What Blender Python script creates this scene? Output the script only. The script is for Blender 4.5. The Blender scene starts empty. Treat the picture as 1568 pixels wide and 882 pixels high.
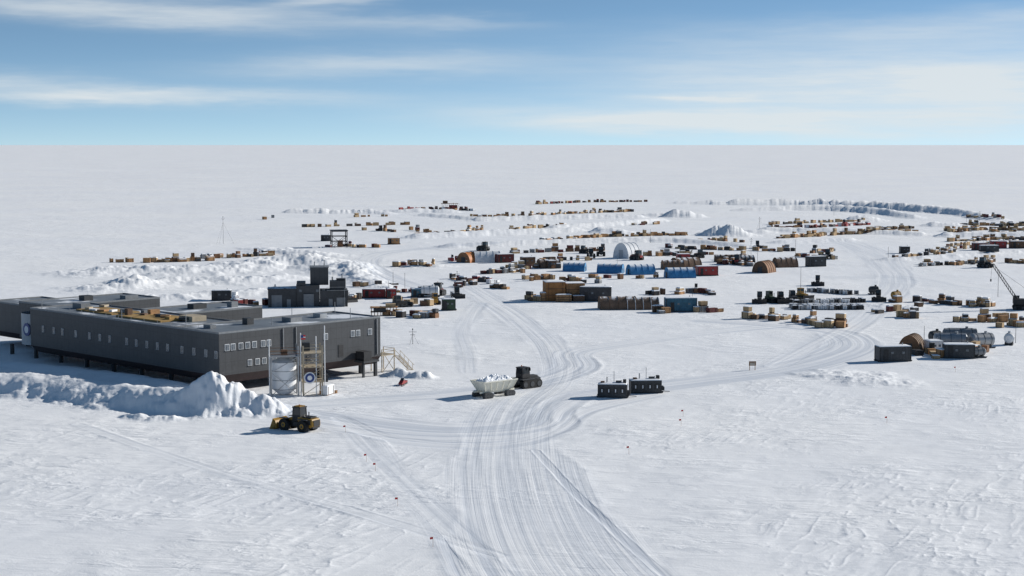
import bpy, math, random
import numpy as np
from mathutils import Vector, Matrix
random.seed(7)
R=random.Random(11)
sc=bpy.context.scene
# ------------------------------------------------------------------ camera / survey
FOC=2475.0; PITCH=math.radians(5.08); CAMH=41.0
def G(u,v,z=0.0):
    """survey measurement (theodolite reading at the camera mast) -> site coordinates in metres"""
    a=(u-784)/FOC; b=-(v-441)/FOC
    dy=math.cos(PITCH)+b*math.sin(PITCH); dz=-math.sin(PITCH)+b*math.cos(PITCH)
    t=(z-CAMH)/dz
    return (a*t, dy*t)
cd=bpy.data.cameras.new("camera"); cam=bpy.data.objects.new("camera",cd); sc.collection.objects.link(cam)
cam.location=(0,0,CAMH); cam.rotation_euler=(math.radians(90)-PITCH,0,0)
cd.lens=36*FOC/1568; cd.sensor_width=36; cd.clip_end=200000; cd.clip_start=1
sc.camera=cam
sc.view_settings.view_transform='Standard'; sc.view_settings.look='None'; sc.view_settings.exposure=0
# ------------------------------------------------------------------ light
EL=math.radians(23.5); sv=Vector((1,.45,0)).normalized()*math.cos(EL)+Vector((0,0,math.sin(EL)))
sd=bpy.data.lights.new("sun","SUN"); sd.energy=5.0; sd.angle=math.radians(.53); sd.color=(1,.965,.91)
so=bpy.data.objects.new("sun",sd); sc.collection.objects.link(so)
so.rotation_euler=sv.to_track_quat('Z','Y').to_euler(); so.location=(100,100,200)
# ------------------------------------------------------------------ node helpers
class NT:
    def __init__(s,t): s.t=t; s.n=t.nodes; s.l=t.links
    def add(s,ty,**k):
        n=s.n.new(ty)
        for a,b in k.items(): setattr(n,a,b)
        return n
    def put(s,sock,v):
        if isinstance(v,bpy.types.NodeSocket): s.l.new(v,sock)
        else: sock.default_value=v
    def m(s,op,a,b=0.0,c=None,clamp=False):
        n=s.add('ShaderNodeMath',operation=op,use_clamp=clamp); s.put(n.inputs[0],a); s.put(n.inputs[1],b)
        if c is not None: s.put(n.inputs[2],c)
        return n.outputs[0]
    def mix(s,f,a,b,bt='MIX'):
        n=s.add('ShaderNodeMix',data_type='RGBA',blend_type=bt); s.put(n.inputs[0],f); s.put(n.inputs[6],a); s.put(n.inputs[7],b); return n.outputs[2]
    def comb(s,x,y,z):
        n=s.add('ShaderNodeCombineXYZ'); s.put(n.inputs[0],x); s.put(n.inputs[1],y); s.put(n.inputs[2],z); return n.outputs[0]
    def noise(s,vec,scale,detail=3,rough=.5,dist=0):
        n=s.add('ShaderNodeTexNoise'); s.put(n.inputs['Vector'],vec); n.inputs['Scale'].default_value=scale
        n.inputs['Detail'].default_value=detail; n.inputs['Roughness'].default_value=rough; n.inputs['Distortion'].default_value=dist
        return n.outputs[0]
    def mr(s,v,a,b,c=0,d=1,smooth=True):
        n=s.add('ShaderNodeMapRange'); n.interpolation_type='SMOOTHSTEP' if smooth else 'LINEAR'
        s.put(n.inputs[0],v); 
        for i,x in enumerate((a,b,c,d)): n.inputs[i+1].default_value=x
        return n.outputs[0]
# ------------------------------------------------------------------ sky
w=bpy.data.worlds.new("World"); sc.world=w; w.use_nodes=True
T=NT(w.node_tree); w.node_tree.nodes.clear()
out=T.add('ShaderNodeOutputWorld'); bg=T.add('ShaderNodeBackground'); T.l.new(bg.outputs[0],out.inputs[0])
tc=T.add('ShaderNodeTexCoord'); sep=T.add('ShaderNodeSeparateXYZ'); T.l.new(tc.outputs['Generated'],sep.inputs[0])
X,Y,Z=sep.outputs
sky=T.add('ShaderNodeTexSky',sky_type='NISHITA'); sky.sun_disc=False; sky.sun_elevation=EL; sky.sun_rotation=math.atan2(sv.x,sv.y)
sky.altitude=2800; sky.air_density=1.0; sky.dust_density=0.0; sky.ozone_density=2.0
zz=T.m('ADD',T.m('MULTIPLY',T.m('MAXIMUM',Z,0.0),2.3),0.09)
T.l.new(T.comb(X,Y,zz),sky.inputs[0]) if len(sky.inputs) else None
skc=T.mix(1.0,sky.outputs[0],(1.0,1.10,1.0,1),'MULTIPLY')
az=T.m('MULTIPLY',T.m('ARCTAN2',X,Y),57.2958); el=T.m('MULTIPLY',T.m('ARCSINE',Z),57.2958)
wv=T.noise(T.comb(T.m('MULTIPLY',az,.13),T.m('MULTIPLY',el,.9),0.0),1.0,5,.6)
wv2=T.noise(T.comb(T.m('MULTIPLY',az,.11),T.m('MULTIPLY',el,.7),9.0),1.0,4,.6)
el2=T.m('ADD',el,T.m('MULTIPLY',T.m('SUBTRACT',wv,.5),1.2)); az2=T.m('ADD',az,T.m('MULTIPLY',T.m('SUBTRACT',wv2,.5),8))
tot=0.0
for (ca,ce,ra,re,slope,amp) in [(-13,4.5,7.5,.42,-.045,.8),(-13.0,1.65,6.8,.28,-.012,1.0),(-17.5,2.1,3,.35,-.06,.6),(-4.8,2.75,5.5,.42,.02,.6),(6,.75,7,.5,-.02,1.1),
     (12,2.3,9,1.2,.03,.85),(17,1.2,7,1.3,0,.75),(7,1.5,1.6,.12,-.06,.6),(-6.5,4.9,1.8,.22,.08,.7),(15,4.0,7,.5,.03,.45),(-3,4.3,4,.2,-.03,.3),(0,5.5,10,.3,0,.15)]:
    dx=T.m('SUBTRACT',az2,ca); dy=T.m('SUBTRACT',T.m('SUBTRACT',el2,ce),T.m('MULTIPLY',dx,slope))
    q=T.m('ADD',T.m('POWER',T.m('ABSOLUTE',T.m('DIVIDE',dx,ra)),2.0),T.m('POWER',T.m('ABSOLUTE',T.m('DIVIDE',dy,re)),2.0))
    tot=T.m('ADD',tot,T.m('MULTIPLY',T.m('EXPONENT',T.m('MULTIPLY',q,-1.0)),amp))
fine=T.noise(T.comb(T.m('MULTIPLY',az,.22),T.m('MULTIPLY',el,2.6),3.0),1.0,5,.6)
cl=T.m('MULTIPLY',tot,T.mr(fine,.2,.75,.6,1.05),clamp=True)
hz=T.m('MULTIPLY',T.m('EXPONENT',T.m('MULTIPLY',T.m('MAXIMUM',el,0.0),-.7)),.30)
cl=T.m('SUBTRACT',1.0,T.m('MULTIPLY',T.m('SUBTRACT',1.0,cl),T.m('SUBTRACT',1.0,hz)))
col=T.mix(T.m('MULTIPLY',cl,.9),skc,(5.5,5.85,6.0,1))
T.l.new(col,bg.inputs[0]); bg.inputs[1].default_value=.135
# ------------------------------------------------------------------ materials
MATS={}
def mat(name,col,rough=.7,metal=0.0,var=.25,scale=.8,snow=0.0,seam=0.0):
    m=bpy.data.materials.new(name); m.use_nodes=True; t=NT(m.node_tree); b=m.node_tree.nodes['Principled BSDF']
    tc=t.add('ShaderNodeTexCoord'); P=tc.outputs['Object']
    n=t.noise(P,scale,5,.65); n2=t.noise(P,scale*7,3,.6)
    f=t.m('ADD',t.m('MULTIPLY',n,.7),t.m('MULTIPLY',n2,.3))
    d=tuple(c*(1-var) for c in col)+(1,); l=tuple(min(1,c*(1+var)) for c in col)+(1,)
    c=t.mix(t.mr(f,.3,.7),d,l)
    if seam:
        sp=t.add('ShaderNodeSeparateXYZ'); t.l.new(P,sp.inputs[0])
        fr=t.m('FRACT',t.m('DIVIDE',t.m('ADD',sp.outputs[0],sp.outputs[1]),seam)); ln=t.m('LESS_THAN',fr,.05)
        fz=t.m('FRACT',t.m('DIVIDE',t.m('ADD',sp.outputs[2],.4),seam*1.5)); ln=t.m('MAXIMUM',ln,t.m('LESS_THAN',fz,.03))
        c=t.mix(t.m('MULTIPLY',ln,.55),c,(.01,.01,.012,1))
    if snow:
        g=t.add('ShaderNodeNewGeometry'); s3=t.add('ShaderNodeSeparateXYZ'); t.l.new(g.outputs['Normal'],s3.inputs[0])
        up=t.mr(s3.outputs[2],.6,.95); sn=t.mr(t.noise(P,scale*.9,4,.6),.62-snow*.3,.72-snow*.3)
        c=t.mix(t.m('MULTIPLY',up,sn),c,(.8,.82,.85,1))
    t.l.new(c,b.inputs['Base Color']); b.inputs['Roughness'].default_value=rough; b.inputs['Metallic'].default_value=metal
    bp=t.add('ShaderNodeBump'); bp.inputs['Strength'].default_value=.25; bp.inputs['Distance'].default_value=.03; t.l.new(n2,bp.inputs['Height']); t.l.new(bp.outputs[0],b.inputs['Normal'])
    MATS[name]=m
for a in [("wood",(.40,.22,.10),.8,0,.3),("ply",(.48,.34,.19),.8,0,.25),("wood_dark",(.13,.075,.045),.8,0,.35),("cardboard",(.42,.29,.16),.9,0,.2),
          ("black",(.018,.018,.02),.6,0,.4),("charcoal",(.04,.043,.047),.6,0,.3),("grey",(.20,.21,.22),.6,0,.2),("steel",(.35,.36,.37),.45,.6,.2),
          ("red",(.28,.025,.025),.55,0,.3),("maroon",(.11,.02,.018),.7,0,.3),("blue",(.05,.22,.42),.6,0,.25),("teal",(.03,.12,.18),.6,0,.3),
          ("green",(.04,.07,.04),.7,0,.3),("white",(.72,.73,.74),.6,0,.08),("cream",(.76,.73,.62),.6,0,.10),("yellow",(.33,.18,.02),.55,0,.35),
          ("orange",(.5,.17,.04),.6,0,.25),("rust",(.24,.12,.06),.8,.0,.3),("beige",(.42,.35,.25),.7,0,.2),("rubber",(.012,.012,.012),.85,0,.3),
          ("glass",(.02,.025,.03),.12,0,.2),("winglass",(.13,.15,.17),.15,0,.5),("flagred",(.55,.03,.03),.7,0,.1),("canvas",(.20,.15,.11),.9,0,.3),
          ("ochre",(.36,.225,.075),.8,0,.3),("logo",(.02,.05,.2),.5,0,.1),("frame",(.42,.43,.44),.6,0,.1),("shedwood",(.30,.14,.05),.85,0,.3)]:
    mat(a[0],a[1],a[2],a[3],a[4])
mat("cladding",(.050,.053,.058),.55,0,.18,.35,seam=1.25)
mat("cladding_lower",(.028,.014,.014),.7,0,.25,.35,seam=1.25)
mat("roofing",(.17,.19,.21),.6,0,.2,.12,snow=.3)
mat("dark_snowy",(.05,.05,.055),.7,0,.3,.7,snow=.8)
mat("blue_snowy",(.04,.20,.42),.7,0,.2,.7,snow=.9)
mat("wood_snowy",(.30,.16,.07),.8,0,.3,.7,snow=.8)
mat("canvas_snowy",(.17,.11,.075),.9,0,.3,.7,snow=.5)
mat("snow",(.86,.87,.89),.9,0,.03)
# ------------------------------------------------------------------ mesh builder
class MB:
    def __init__(s): s.v=[]; s.f=[]; s.mi=[]; s.ms=[]; s.M=Matrix.Identity(4); s.sm=[]
    def idx(s,m):
        if m not in s.ms: s.ms.append(m)
        return s.ms.index(m)
    def add(s,vs,fs,m,smooth=False):
        o=len(s.v); i=s.idx(m)
        s.v+= [tuple(s.M@Vector(p)) for p in vs]
        for f in fs: s.f.append(tuple(o+k for k in f)); s.mi.append(i); s.sm.append(smooth)
    def box(s,x,y,z,a,b,c,m,rz=0,top=(1,1)):
        """centre x,y ; bottom z ; size a,b,c ; optional top taper"""
        cs,sn=math.cos(rz),math.sin(rz); vs=[]
        for zz,(tx,ty) in ((z,(1,1)),(z+c,top)):
            for (i,j) in ((-1,-1),(1,-1),(1,1),(-1,1)):
                px=i*a/2*tx; py=j*b/2*ty; vs.append((x+px*cs-py*sn,y+px*sn+py*cs,zz))
        s.add(vs,[(3,2,1,0),(4,5,6,7),(0,1,5,4),(1,2,6,5),(2,3,7,6),(3,0,4,7)],m)
    def cyl(s,p,q,r,m,n=10,r2=None,smooth=True,caps=True):
        p=Vector(p); q=Vector(q); r2=r if r2 is None else r2
        d=(q-p).normalized(); a=d.orthogonal().normalized(); b=d.cross(a); vs=[]
        for c,rr in ((p,r),(q,r2)):
            for i in range(n):
                t=2*math.pi*i/n; vs.append(tuple(c+a*rr*math.cos(t)+b*rr*math.sin(t)))
        s.add(vs,[(i,(i+1)%n,n+(i+1)%n,n+i) for i in range(n)],m,smooth)
        if caps: s.add(vs,[tuple(range(n-1,-1,-1)),tuple(range(n,2*n))],m)
    def bar(s,p,q,t,m): s.cyl(p,q,t,m,n=4,smooth=False)
    def prism(s,prof,y0,y1,m,smooth=False):
        """profile in (x,z) extruded along y"""
        n=len(prof); vs=[(x,y0,z) for x,z in prof]+[(x,y1,z) for x,z in prof]
        s.add(vs,[(i,(i+1)%n,n+(i+1)%n,n+i) for i in range(n)],m,smooth)
        s.add(vs,[tuple(range(n-1,-1,-1)),tuple(range(n,2*n))],m)
    def arch(s,L,W,H,m,endm,n=12,wall=0.0,ribs=0,door=True):
        prof=[(W/2*math.cos(math.pi*i/n),wall+(H-wall)*math.sin(math.pi*i/n)) for i in range(n+1)]
        if wall: prof=[(W/2,0)]+prof+[(-W/2,0)]
        k=len(prof); vs=[(-L/2,a,b) for a,b in prof]+[(L/2,a,b) for a,b in prof]
        s.add(vs,[(i,i+1,k+i+1,k+i) for i in range(k-1)],m,True)
        s.add(vs,[tuple(range(k)),tuple(range(2*k-1,k-1,-1))],endm)
        for j in range(ribs):
            x=-L/2+L*(j)/(max(1,ribs-1))
            for i in range(k-1): s.bar((x,prof[i][0]*1.01,prof[i][1]*1.01),(x,prof[i+1][0]*1.01,prof[i+1][1]*1.01),.09,endm)
        for e in (-1,1): s.box(e*(L/2+.03),0,0,.06,W*.28,H*.55,"charcoal" if door else "frame")
    def obj(s,name,loc=(0,0,0),rz=0,parent=None):
        me=bpy.data.meshes.new(name); me.from_pydata(s.v,[],s.f)
        for m in s.ms: me.materials.append(MATS[m])
        me.polygons.foreach_set('material_index',s.mi); me.polygons.foreach_set('use_smooth',s.sm); me.update()
        o=bpy.data.objects.new(name,me); sc.collection.objects.link(o); o.location=loc; o.rotation_euler=(0,0,rz)
        if parent: o.parent=parent
        return o
# ------------------------------------------------------------------ noise
rng=np.random.RandomState(5); PERM=rng.permutation(256); PERM=np.concatenate([PERM,PERM,PERM]); ga=rng.rand(256)*2*np.pi; GX=np.cos(ga); GY=np.sin(ga)
def pn(x,y,seed=0):
    x=x+seed*17.3; y=y+seed*31.7
    xi=np.floor(x).astype(np.int64); yi=np.floor(y).astype(np.int64); xf=x-xi; yf=y-yi
    u=xf*xf*xf*(xf*(xf*6-15)+10); v=yf*yf*yf*(yf*(yf*6-15)+10)
    def g(a,b,fx,fy):
        h=PERM[(PERM[a&255]+b)&255]; return GX[h]*fx+GY[h]*fy
    n0=g(xi,yi,xf,yf); n1=g(xi+1,yi,xf-1,yf); n2=g(xi,yi+1,xf,yf-1); n3=g(xi+1,yi+1,xf-1,yf-1)
    return (n0*(1-u)+n1*u)*(1-v)+(n2*(1-u)+n3*u)*v
def fbm(x,y,o=3,seed=0):
    r=0;a=1;f=1
    for i in range(o): r=r+a*pn(x*f,y*f,seed+i); a*=.5; f*=2.1
    return r
def catmull(P,n=8):
    P=[np.array(p,float) for p in P]; P=[2*P[0]-P[1]]+P+[2*P[-1]-P[-2]]; o=[]
    for i in range(1,len(P)-2):
        for k in range(n):
            t=k/n; o.append(.5*((2*P[i])+(-P[i-1]+P[i+1])*t+(2*P[i-1]-5*P[i]+4*P[i+1]-P[i+2])*t*t+(-P[i-1]+3*P[i]-3*P[i+1]+P[i+2])*t**3))
    o.append(P[-2]); return np.array(o)
def polyd(x,y,P,pad):
    """P: n x (2+k): xy + attributes. returns idx, dist, lateral, along, attr(k)"""
    lo=P[:,:2].min(0)-pad; hi=P[:,:2].max(0)+pad
    idx=np.nonzero((x>lo[0])&(x<hi[0])&(y>lo[1])&(y<hi[1]))[0]
    if len(idx)==0: return idx,None,None,None,None
    px=x[idx]; py=y[idx]; bd=np.full(len(idx),1e18); lat=np.zeros(len(idx)); al=np.zeros(len(idx)); at=np.zeros((len(idx),P.shape[1]-2)); s0=0
    for i in range(len(P)-1):
        a=P[i,:2]; d=P[i+1,:2]-a; L=np.hypot(*d)+1e-9
        t=np.clip(((px-a[0])*d[0]+(py-a[1])*d[1])/L**2,0,1); ex=px-a[0]-t*d[0]; ey=py-a[1]-t*d[1]; q=ex*ex+ey*ey
        k=q<bd; bd[k]=q[k]; lat[k]=((px-a[0])*(-d[1])+(py-a[1])*d[0])[k]/L; al[k]=s0+t[k]*L
        at[k]=P[i,2:]+t[k][:,None]*(P[i+1,2:]-P[i,2:]); s0+=L
    return idx,np.sqrt(bd),lat,al,at
# ------------------------------------------------------------------ terrain features
RIDGES=[] # (P(x,y,h,w), rough)
def ridge(pts,rough=.5,smooth=True):
    P=[]
    for (u,v,h,wd) in pts: x,y=G(u,v); P.append((x,y,h,wd))
    RIDGES.append((catmull(P,4) if smooth and len(P)>2 else np.array(P),rough))
# graded bank beside the station (smooth) and its blocky ploughed end
ridge([(-120,575,2.0,15),(-20,573,2.0,15),(80,580,2.0,13),(180,592,2.1,11),(260,603,2.0,9)],.05)
ridge([(-120,590,2.2,9),(-40,590,2.2,9),(40,597,2.4,9),(120,606,2.6,8.5),(200,616,2.8,8),(270,625,3.1,7),(325,630,3.2,6)],.12)
ridge([(290,632,1.2,6),(320,631,2.6,6.5),(350,630,3.3,6.5),(380,630,2.9,6.5),(410,632,2.1,6),(440,634,.7,4.5)],.45)
ridge([(150,418,1.2,20),(220,415,1.7,22),(330,415,1.5,22),(420,403,1.8,20),(490,405,1.8,20),(530,420,1.0,14)],.5)
ridge([(170,442,1.3,16),(240,434,1.4,18),(300,432,1.2,16),(380,430,1.4,16),(430,427,1.2,12)],.5)
ridge([(190,456,.8,12),(280,456,.9,12),(390,448,.9,12)],.4)
ridge([(400,382,.8,14),(450,388,1.4,12),(500,392,1.2,12)],.45)
ridge([(445,325,2.4,7),(500,326,3.0,7),(560,326,2.8,7),(600,328,1,6)],.2)
ridge([(600,324,2,8),(690,325,2.4,8)],.2)
ridge([(1040,311,1.4,9),(1130,313,3.8,9),(1230,314,4.4,10),(1330,318,4.4,10),(1420,324,4.0,10),(1490,331,2.8,10),(1530,338,1.2,9)],.2)
ridge([(1140,322,1.6,10),(1250,321,3.2,10),(1340,326,3.4,10),(1400,334,1.8,9)],.18)
ridge([(735,338,2.2,8),(850,335,2.5,8),(975,333,2.2,8)],.12)
ridge([(650,330,1.5,8),(730,336,1.6,8)],.12)
ridge([(640,364,2.0,9),(760,359,2.3,9),(880,354,2.0,9)],.12)
ridge([(690,378,1.5,8),(880,372,1.9,8),(1030,370,1.8,8),(1140,378,1.3,8)],.12)
ridge([(850,350,1.8,8),(960,343,2.2,8),(1010,338,1.5,8)],.12)
ridge([(1175,354,2.0,8),(1290,356,2.2,8),(1405,360,1.7,8)],.12)
ridge([(1450,362,2.2,8),(1600,362,2.2,8)],.12)
ridge([(1195,372,1.2,7),(1300,368,1.2,7)],.12)
ridge([(1360,398,.7,8),(1480,392,.9,8),(1600,385,1.0,8)],.3)
ridge([(545,408,1.0,8),(560,430,1.0,8),(600,445,.6,6)],.35)
def mound(u,v,h,r,rg=.35): 
    x,y=G(u,v); RIDGES.append((np.array([(x-3,y+1,h,r),(x+3,y-1,h*.85,r)]),rg))
for q in [(1104,360,4.0,10),(1126,361,2.0,10),(1045,332,4,13),(935,356,2.4,12),(1322,338,3,12),(1155,356,1.6,9),(205,438,1.4,8),(475,402,1.4,9),(1012,330,1.6,12),(627,577,1.2,2.6),(1300,575,.5,8),(1345,585,.4,7),(655,408,.8,8),(1370,470,.5,8),(1445,346,2,12),(232,641,.5,3)]: mound(*q)
ROADS=[]
def road(s,pts,st=1.0):
    P=[G(u,v)+(hw,) for u,v,hw in pts]; ROADS.append((s,catmull(P,8),st))
road(0,[(960,1000,13),(860,882,12),(815,790,10),(784,710,8.5),(776,655,7),(800,618,5.5),(846,588,4.5),(858,560,4),(832,520,4.5),(790,488,4.5),(745,455,5),(700,430,5)],.62)
road(1,[(425,628,2),(480,636,5),(560,650,7),(660,661,8.5),(760,660,8.5),(825,650,6),(846,628,4),(885,608,4.5),(960,597,5),(1080,583,5.5),(1200,567,6),(1275,547,6.5),(1306,528,6),(1280,510,5),(1200,500,4),(1080,492,4)],1.0)
road(1,[(718,570,2),(716,540,2.4),(708,505,2.4),(735,465,3)],.5)
road(2,[(440,622,3),(560,614,5),(680,606,6),(790,592,6),(880,565,5),(880,540,4),(960,526,3.5),(1080,510,4),(1180,500,4)],.85)
road(2,[(520,640,1.6),(580,668,2.2),(680,682,2.6),(780,680,2.6),(850,662,2.2),(900,630,2),(1000,606,2)],.8)
road(2,[(120,650,1.2),(300,712,1.4),(450,757,1.4),(600,800,1.4),(760,850,1.4)],.55)
road(2,[(640,440,3),(580,418,5),(562,402,5),(585,388,5),(660,380,5),(760,376,4)],.8)
road(2,[(1190,560,3),(1300,500,5),(1350,460,6),(1370,420,7),(1330,385,8),(1290,370,8)],.6)
road(1,[(540,665,2),(600,725,2.5),(680,800,2.5),(760,880,2.5),(820,940,2.5)],.5)
road(1,[(700,880,1.2),(650,790,1.2),(600,700,1.2),(570,665,1.2)],.45)
road(1,[(820,690,.8),(880,755,.8),(960,830,.8),(1040,900,.8)],.7)
road(0,[(1568,450,5),(1460,440,6),(1380,425,6),(1290,425,6)],.5)
def terrain(x,y):
    x=np.atleast_1d(np.asarray(x,float)); y=np.atleast_1d(np.asarray(y,float)); r=np.hypot(x,y)
    A=[[np.zeros(len(x)) for _ in range(3)] for _ in range(3)] # mask,lat,along
    for s,P,st in ROADS:
        idx,d,lat,al,at=polyd(x,y,P,14)
        if len(idx)==0: continue
        hw=at[:,0]; wob=1+.25*pn(al*.05,al*0+s,3)+.08*pn(al*.3,al*0+s,5)
        t=np.clip((hw*wob-d)/np.minimum(3.0,hw*.8)+.35,0,1); k=t*t*(3-2*t)*st
        b=k>A[s][0][idx]; j=idx[b]; A[s][0][j]=k[b]; A[s][1][j]=lat[b]; A[s][2][j]=al[b]
    rm=np.clip(A[0][0]+A[1][0]+A[2][0],0,1)
    ca,sa=math.cos(math.radians(50)),math.sin(math.radians(50)); a=x*ca+y*sa; b=-x*sa+y*ca
    near=np.clip((1500-r)/1500,0,1)**2
    camp=np.clip((r-255)/60,0,1)
    n1=fbm(a*.045,b*.10,3,1); n2=fbm(a*.20,b*.42,3,4); wq=fbm(x*.06,y*.06,2,77)*1.2; rd=1-np.abs(fbm(a*.12+wq,b*.30+wq,3,9))*2.6
    patch=np.clip(fbm(x*.03,y*.03,3,14)*2.2+.35,.08,1.2)
    amp=(1-.85*rm)*(1-.55*camp)
    h=amp*near*(.15*n1+.10*n2*patch+.075*np.clip(rd,0,1)**5*patch)
    h+= .5*fbm(x*.004,y*.004,2,20)*np.clip((r-900)/1500,0,1)*3
    for s in range(3):
        m,lat,al=A[s]; h-= m*.025*np.clip(pn(lat*.9,al*.006,30+s)*2,-1,1)
        h+= .06*np.exp(-((m-.35)/.22)**2)*(m>.01)*np.clip(.4+pn(al*.05,lat*.1,3)*2,0,1.3)
    for P,rough in RIDGES:
        pad=P[:,3].max()*1.9; idx,d,lat,al,at=polyd(x,y,P,pad)
        if len(idx)==0: continue
        hh=at[:,0]; wd=at[:,1]; X_=x[idx]; Y_=y[idx]; sc_=1/min(12.,max(4.,wd.mean()))
        nn=fbm(X_*sc_*1.6,Y_*sc_*1.6,4,40)
        e=np.clip(1-d/(wd*(1+.35*nn)),0,1); prof=e*e*(3-2*e)
        rg=np.abs(fbm(X_*.35,Y_*.35,3,50))
        v=hh*prof*(1+rough*.9*nn)+prof*rough*(.9*(rg-.25)+1.0*nn)
        h[idx]+=np.maximum(v,0)
    return h,A,rm
def gh(x,y): return float(terrain([x],[y])[0][0])
# ground mesh
rs=[0.0]; 
r=20.
while r<125: rs.append(r); r+=15
r=125.
while r<3000: rs.append(r); r+=max(.26,r*r/125000.)
while r<90000: rs.append(r); r*=1.09
rs.append(90000.)
th=list(np.arange(-21,21.0001,.035)); 
ext=[];a=21.;st=.3
while a<175: a+=st; ext.append(a); st=min(6,st*1.25)
ext=[e for e in ext if e<178]
th=np.radians(np.array([-e for e in ext[::-1]]+th+ext)); rs=np.array(rs[1:])
nr,nt=len(rs),len(th); RR,TT=np.meshgrid(rs,th,indexing='ij')
VX=(RR*np.sin(TT)).ravel(); VY=(RR*np.cos(TT)).ravel()
VH,AT,rm=terrain(VX,VY)
co=np.empty((nr*nt+1,3)); co[:-1,0]=VX; co[:-1,1]=VY; co[:-1,2]=VH; co[-1]=(0,0,0)
ii,jj=np.meshgrid(np.arange(nr-1),np.arange(nt),indexing='ij'); j2=(jj+1)%nt
q=np.stack([ii*nt+jj,ii*nt+j2,(ii+1)*nt+j2,(ii+1)*nt+jj],-1).reshape(-1,4)[:,::-1]
jc=np.arange(nt); tri=np.stack([jc*0+nr*nt,jc,(jc+1)%nt],-1)[:,::-1]
me=bpy.data.meshes.new("snow_ground"); me.vertices.add(len(co)); me.vertices.foreach_set('co',co.ravel())
nl=q.size+tri.size; me.loops.add(nl); me.loops.foreach_set('vertex_index',np.concatenate([q.ravel(),tri.ravel()]).astype(np.int32))
me.polygons.add(len(q)+len(tri)); ls=np.concatenate([np.arange(len(q))*4,len(q)*4+np.arange(len(tri))*3]).astype(np.int32)
me.polygons.foreach_set('loop_start',ls); me.polygons.foreach_set('use_smooth',np.ones(len(ls),bool)); me.update(calc_edges=True)
for s in range(3):
    at=me.attributes.new(f"trk{s}",'FLOAT_VECTOR','POINT'); arr=np.zeros((len(co),3),np.float32)
    for k in range(3): arr[:-1,k]=AT[s][k]
    at.data.foreach_set('vector',arr.ravel())
m=bpy.data.materials.new("snow_surface"); m.use_nodes=True; t=NT(m.node_tree); b=m.node_tree.nodes['Principled BSDF']
P=t.add('ShaderNodeNewGeometry').outputs['Position']
mp=t.add('ShaderNodeMapping'); t.l.new(P,mp.inputs[0]); mp.inputs['Rotation'].default_value=(0,0,-math.radians(50)); mp.inputs['Scale'].default_value=(.45,1,1)
W=mp.outputs[0]
nA=t.noise(W,.42,7,.58,.6); nB=t.noise(P,4.0,3,.6); nC=t.noise(P,.012,4,.55); nP=t.noise(P,.05,3,.5)
hsum=t.m('ADD',t.m('MULTIPLY',nA,t.mr(nP,.35,.65,.14,.52)),t.m('MULTIPLY',nB,.025)); msum=0.0; rsum=0.0
for s,fq in enumerate((1.3,.75,.9)):
    a=t.add('ShaderNodeAttribute',attribute_name=f"trk{s}"); sp=t.add('ShaderNodeSeparateXYZ'); t.l.new(a.outputs['Vector'],sp.inputs[0]); mk,la,al=sp.outputs
    dr=t.noise(t.comb(t.m('MULTIPLY',al,.014),float(s*5),0.),1.,0)
    l2=t.m('ADD',la,t.m('MULTIPLY',dr,6.))
    n1=t.noise(t.comb(t.m('MULTIPLY',l2,fq),t.m('MULTIPLY',al,.012),float(s)),1.,3,.7)
    n2=t.noise(t.comb(t.m('MULTIPLY',l2,.4),t.m('MULTIPLY',al,.012),float(s)+7),1.,2,.5)
    rsum=t.m('ADD',rsum,t.m('MULTIPLY',mk,t.m('ADD',t.m('MULTIPLY',n1,.6),t.m('MULTIPLY',n2,.4)))); msum=t.m('ADD',msum,mk)
mc=t.m('MINIMUM',msum,1.0)
h1=t.m('MULTIPLY',hsum,t.m('SUBTRACT',1.0,t.m('MULTIPLY',mc,.7)))
hh=t.m('ADD',h1,t.m('MULTIPLY',rsum,.26))
bp=t.add('ShaderNodeBump'); bp.inputs['Strength'].default_value=.85; bp.inputs['Distance'].default_value=1.0; t.l.new(hh,bp.inputs['Height']); t.l.new(bp.outputs[0],b.inputs['Normal'])
c=t.mix(t.mr(nC,.35,.65),(.875,.88,.89,1),(.915,.912,.905,1))
rn=t.m('DIVIDE',rsum,t.m('MAXIMUM',msum,.01))
c=t.mix(t.m('MULTIPLY',mc,t.mr(rn,.44,.56,.10,1.0)),c,(.66,.69,.735,1))  # greyer packed snow, plus rut shading painted into the colour as dark stripes
t.l.new(c,b.inputs['Base Color']); b.inputs['Roughness'].default_value=.8; b.inputs['Specular IOR Level'].default_value=.2
me.materials.append(m); g=bpy.data.objects.new("snow_ground",me); sc.collection.objects.link(g)
# ------------------------------------------------------------------ placement helpers
def put(mb,name,u,v,rz=0,dz=0):
    x,y=G(u,v); return mb.obj(name,(x,y,gh(x,y)-.06+dz),rz)
def S(v): return (v-221)/41.0
def snowcap(mb,x,y,z,a,b,rz=0,h=.25):
    mb.box(x,y,z,a*1.02,b*1.02,h*.5,"snow",rz,(.97,.97)); mb.box(x,y,z+h*.5,a*.99,b*.99,h*.5,"snow",rz,(.7,.6))
def crate(mb,x,y,z,a,b,c,m,rz=0,cap=True,detail=True):
    cs,sn=math.cos(rz),math.sin(rz)
    for k in (-.35,.35): mb.box(x-sn*k*b,y+cs*k*b,z-.12,a,.12,.27,"wood_dark",rz)
    mb.box(x,y,z+.15,a,b,c-.15,m,rz)
    if detail:
        for k in (-.36,.36): mb.box(x+cs*k*a,y+sn*k*a,z+.17,.1,b+.08,c-.2,"wood_dark",rz)
    if cap: snowcap(mb,x,y,z+c+.003,a,b,rz,R.uniform(.1,.3))
PAL1=["ply"]*5+["wood"]*4+["cardboard"]*3+["wood_dark"]*2+["charcoal","black"]
PALD=["charcoal","black","wood_dark","wood","ply","grey","wood","cardboard","maroon","rust","ply"]
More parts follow.
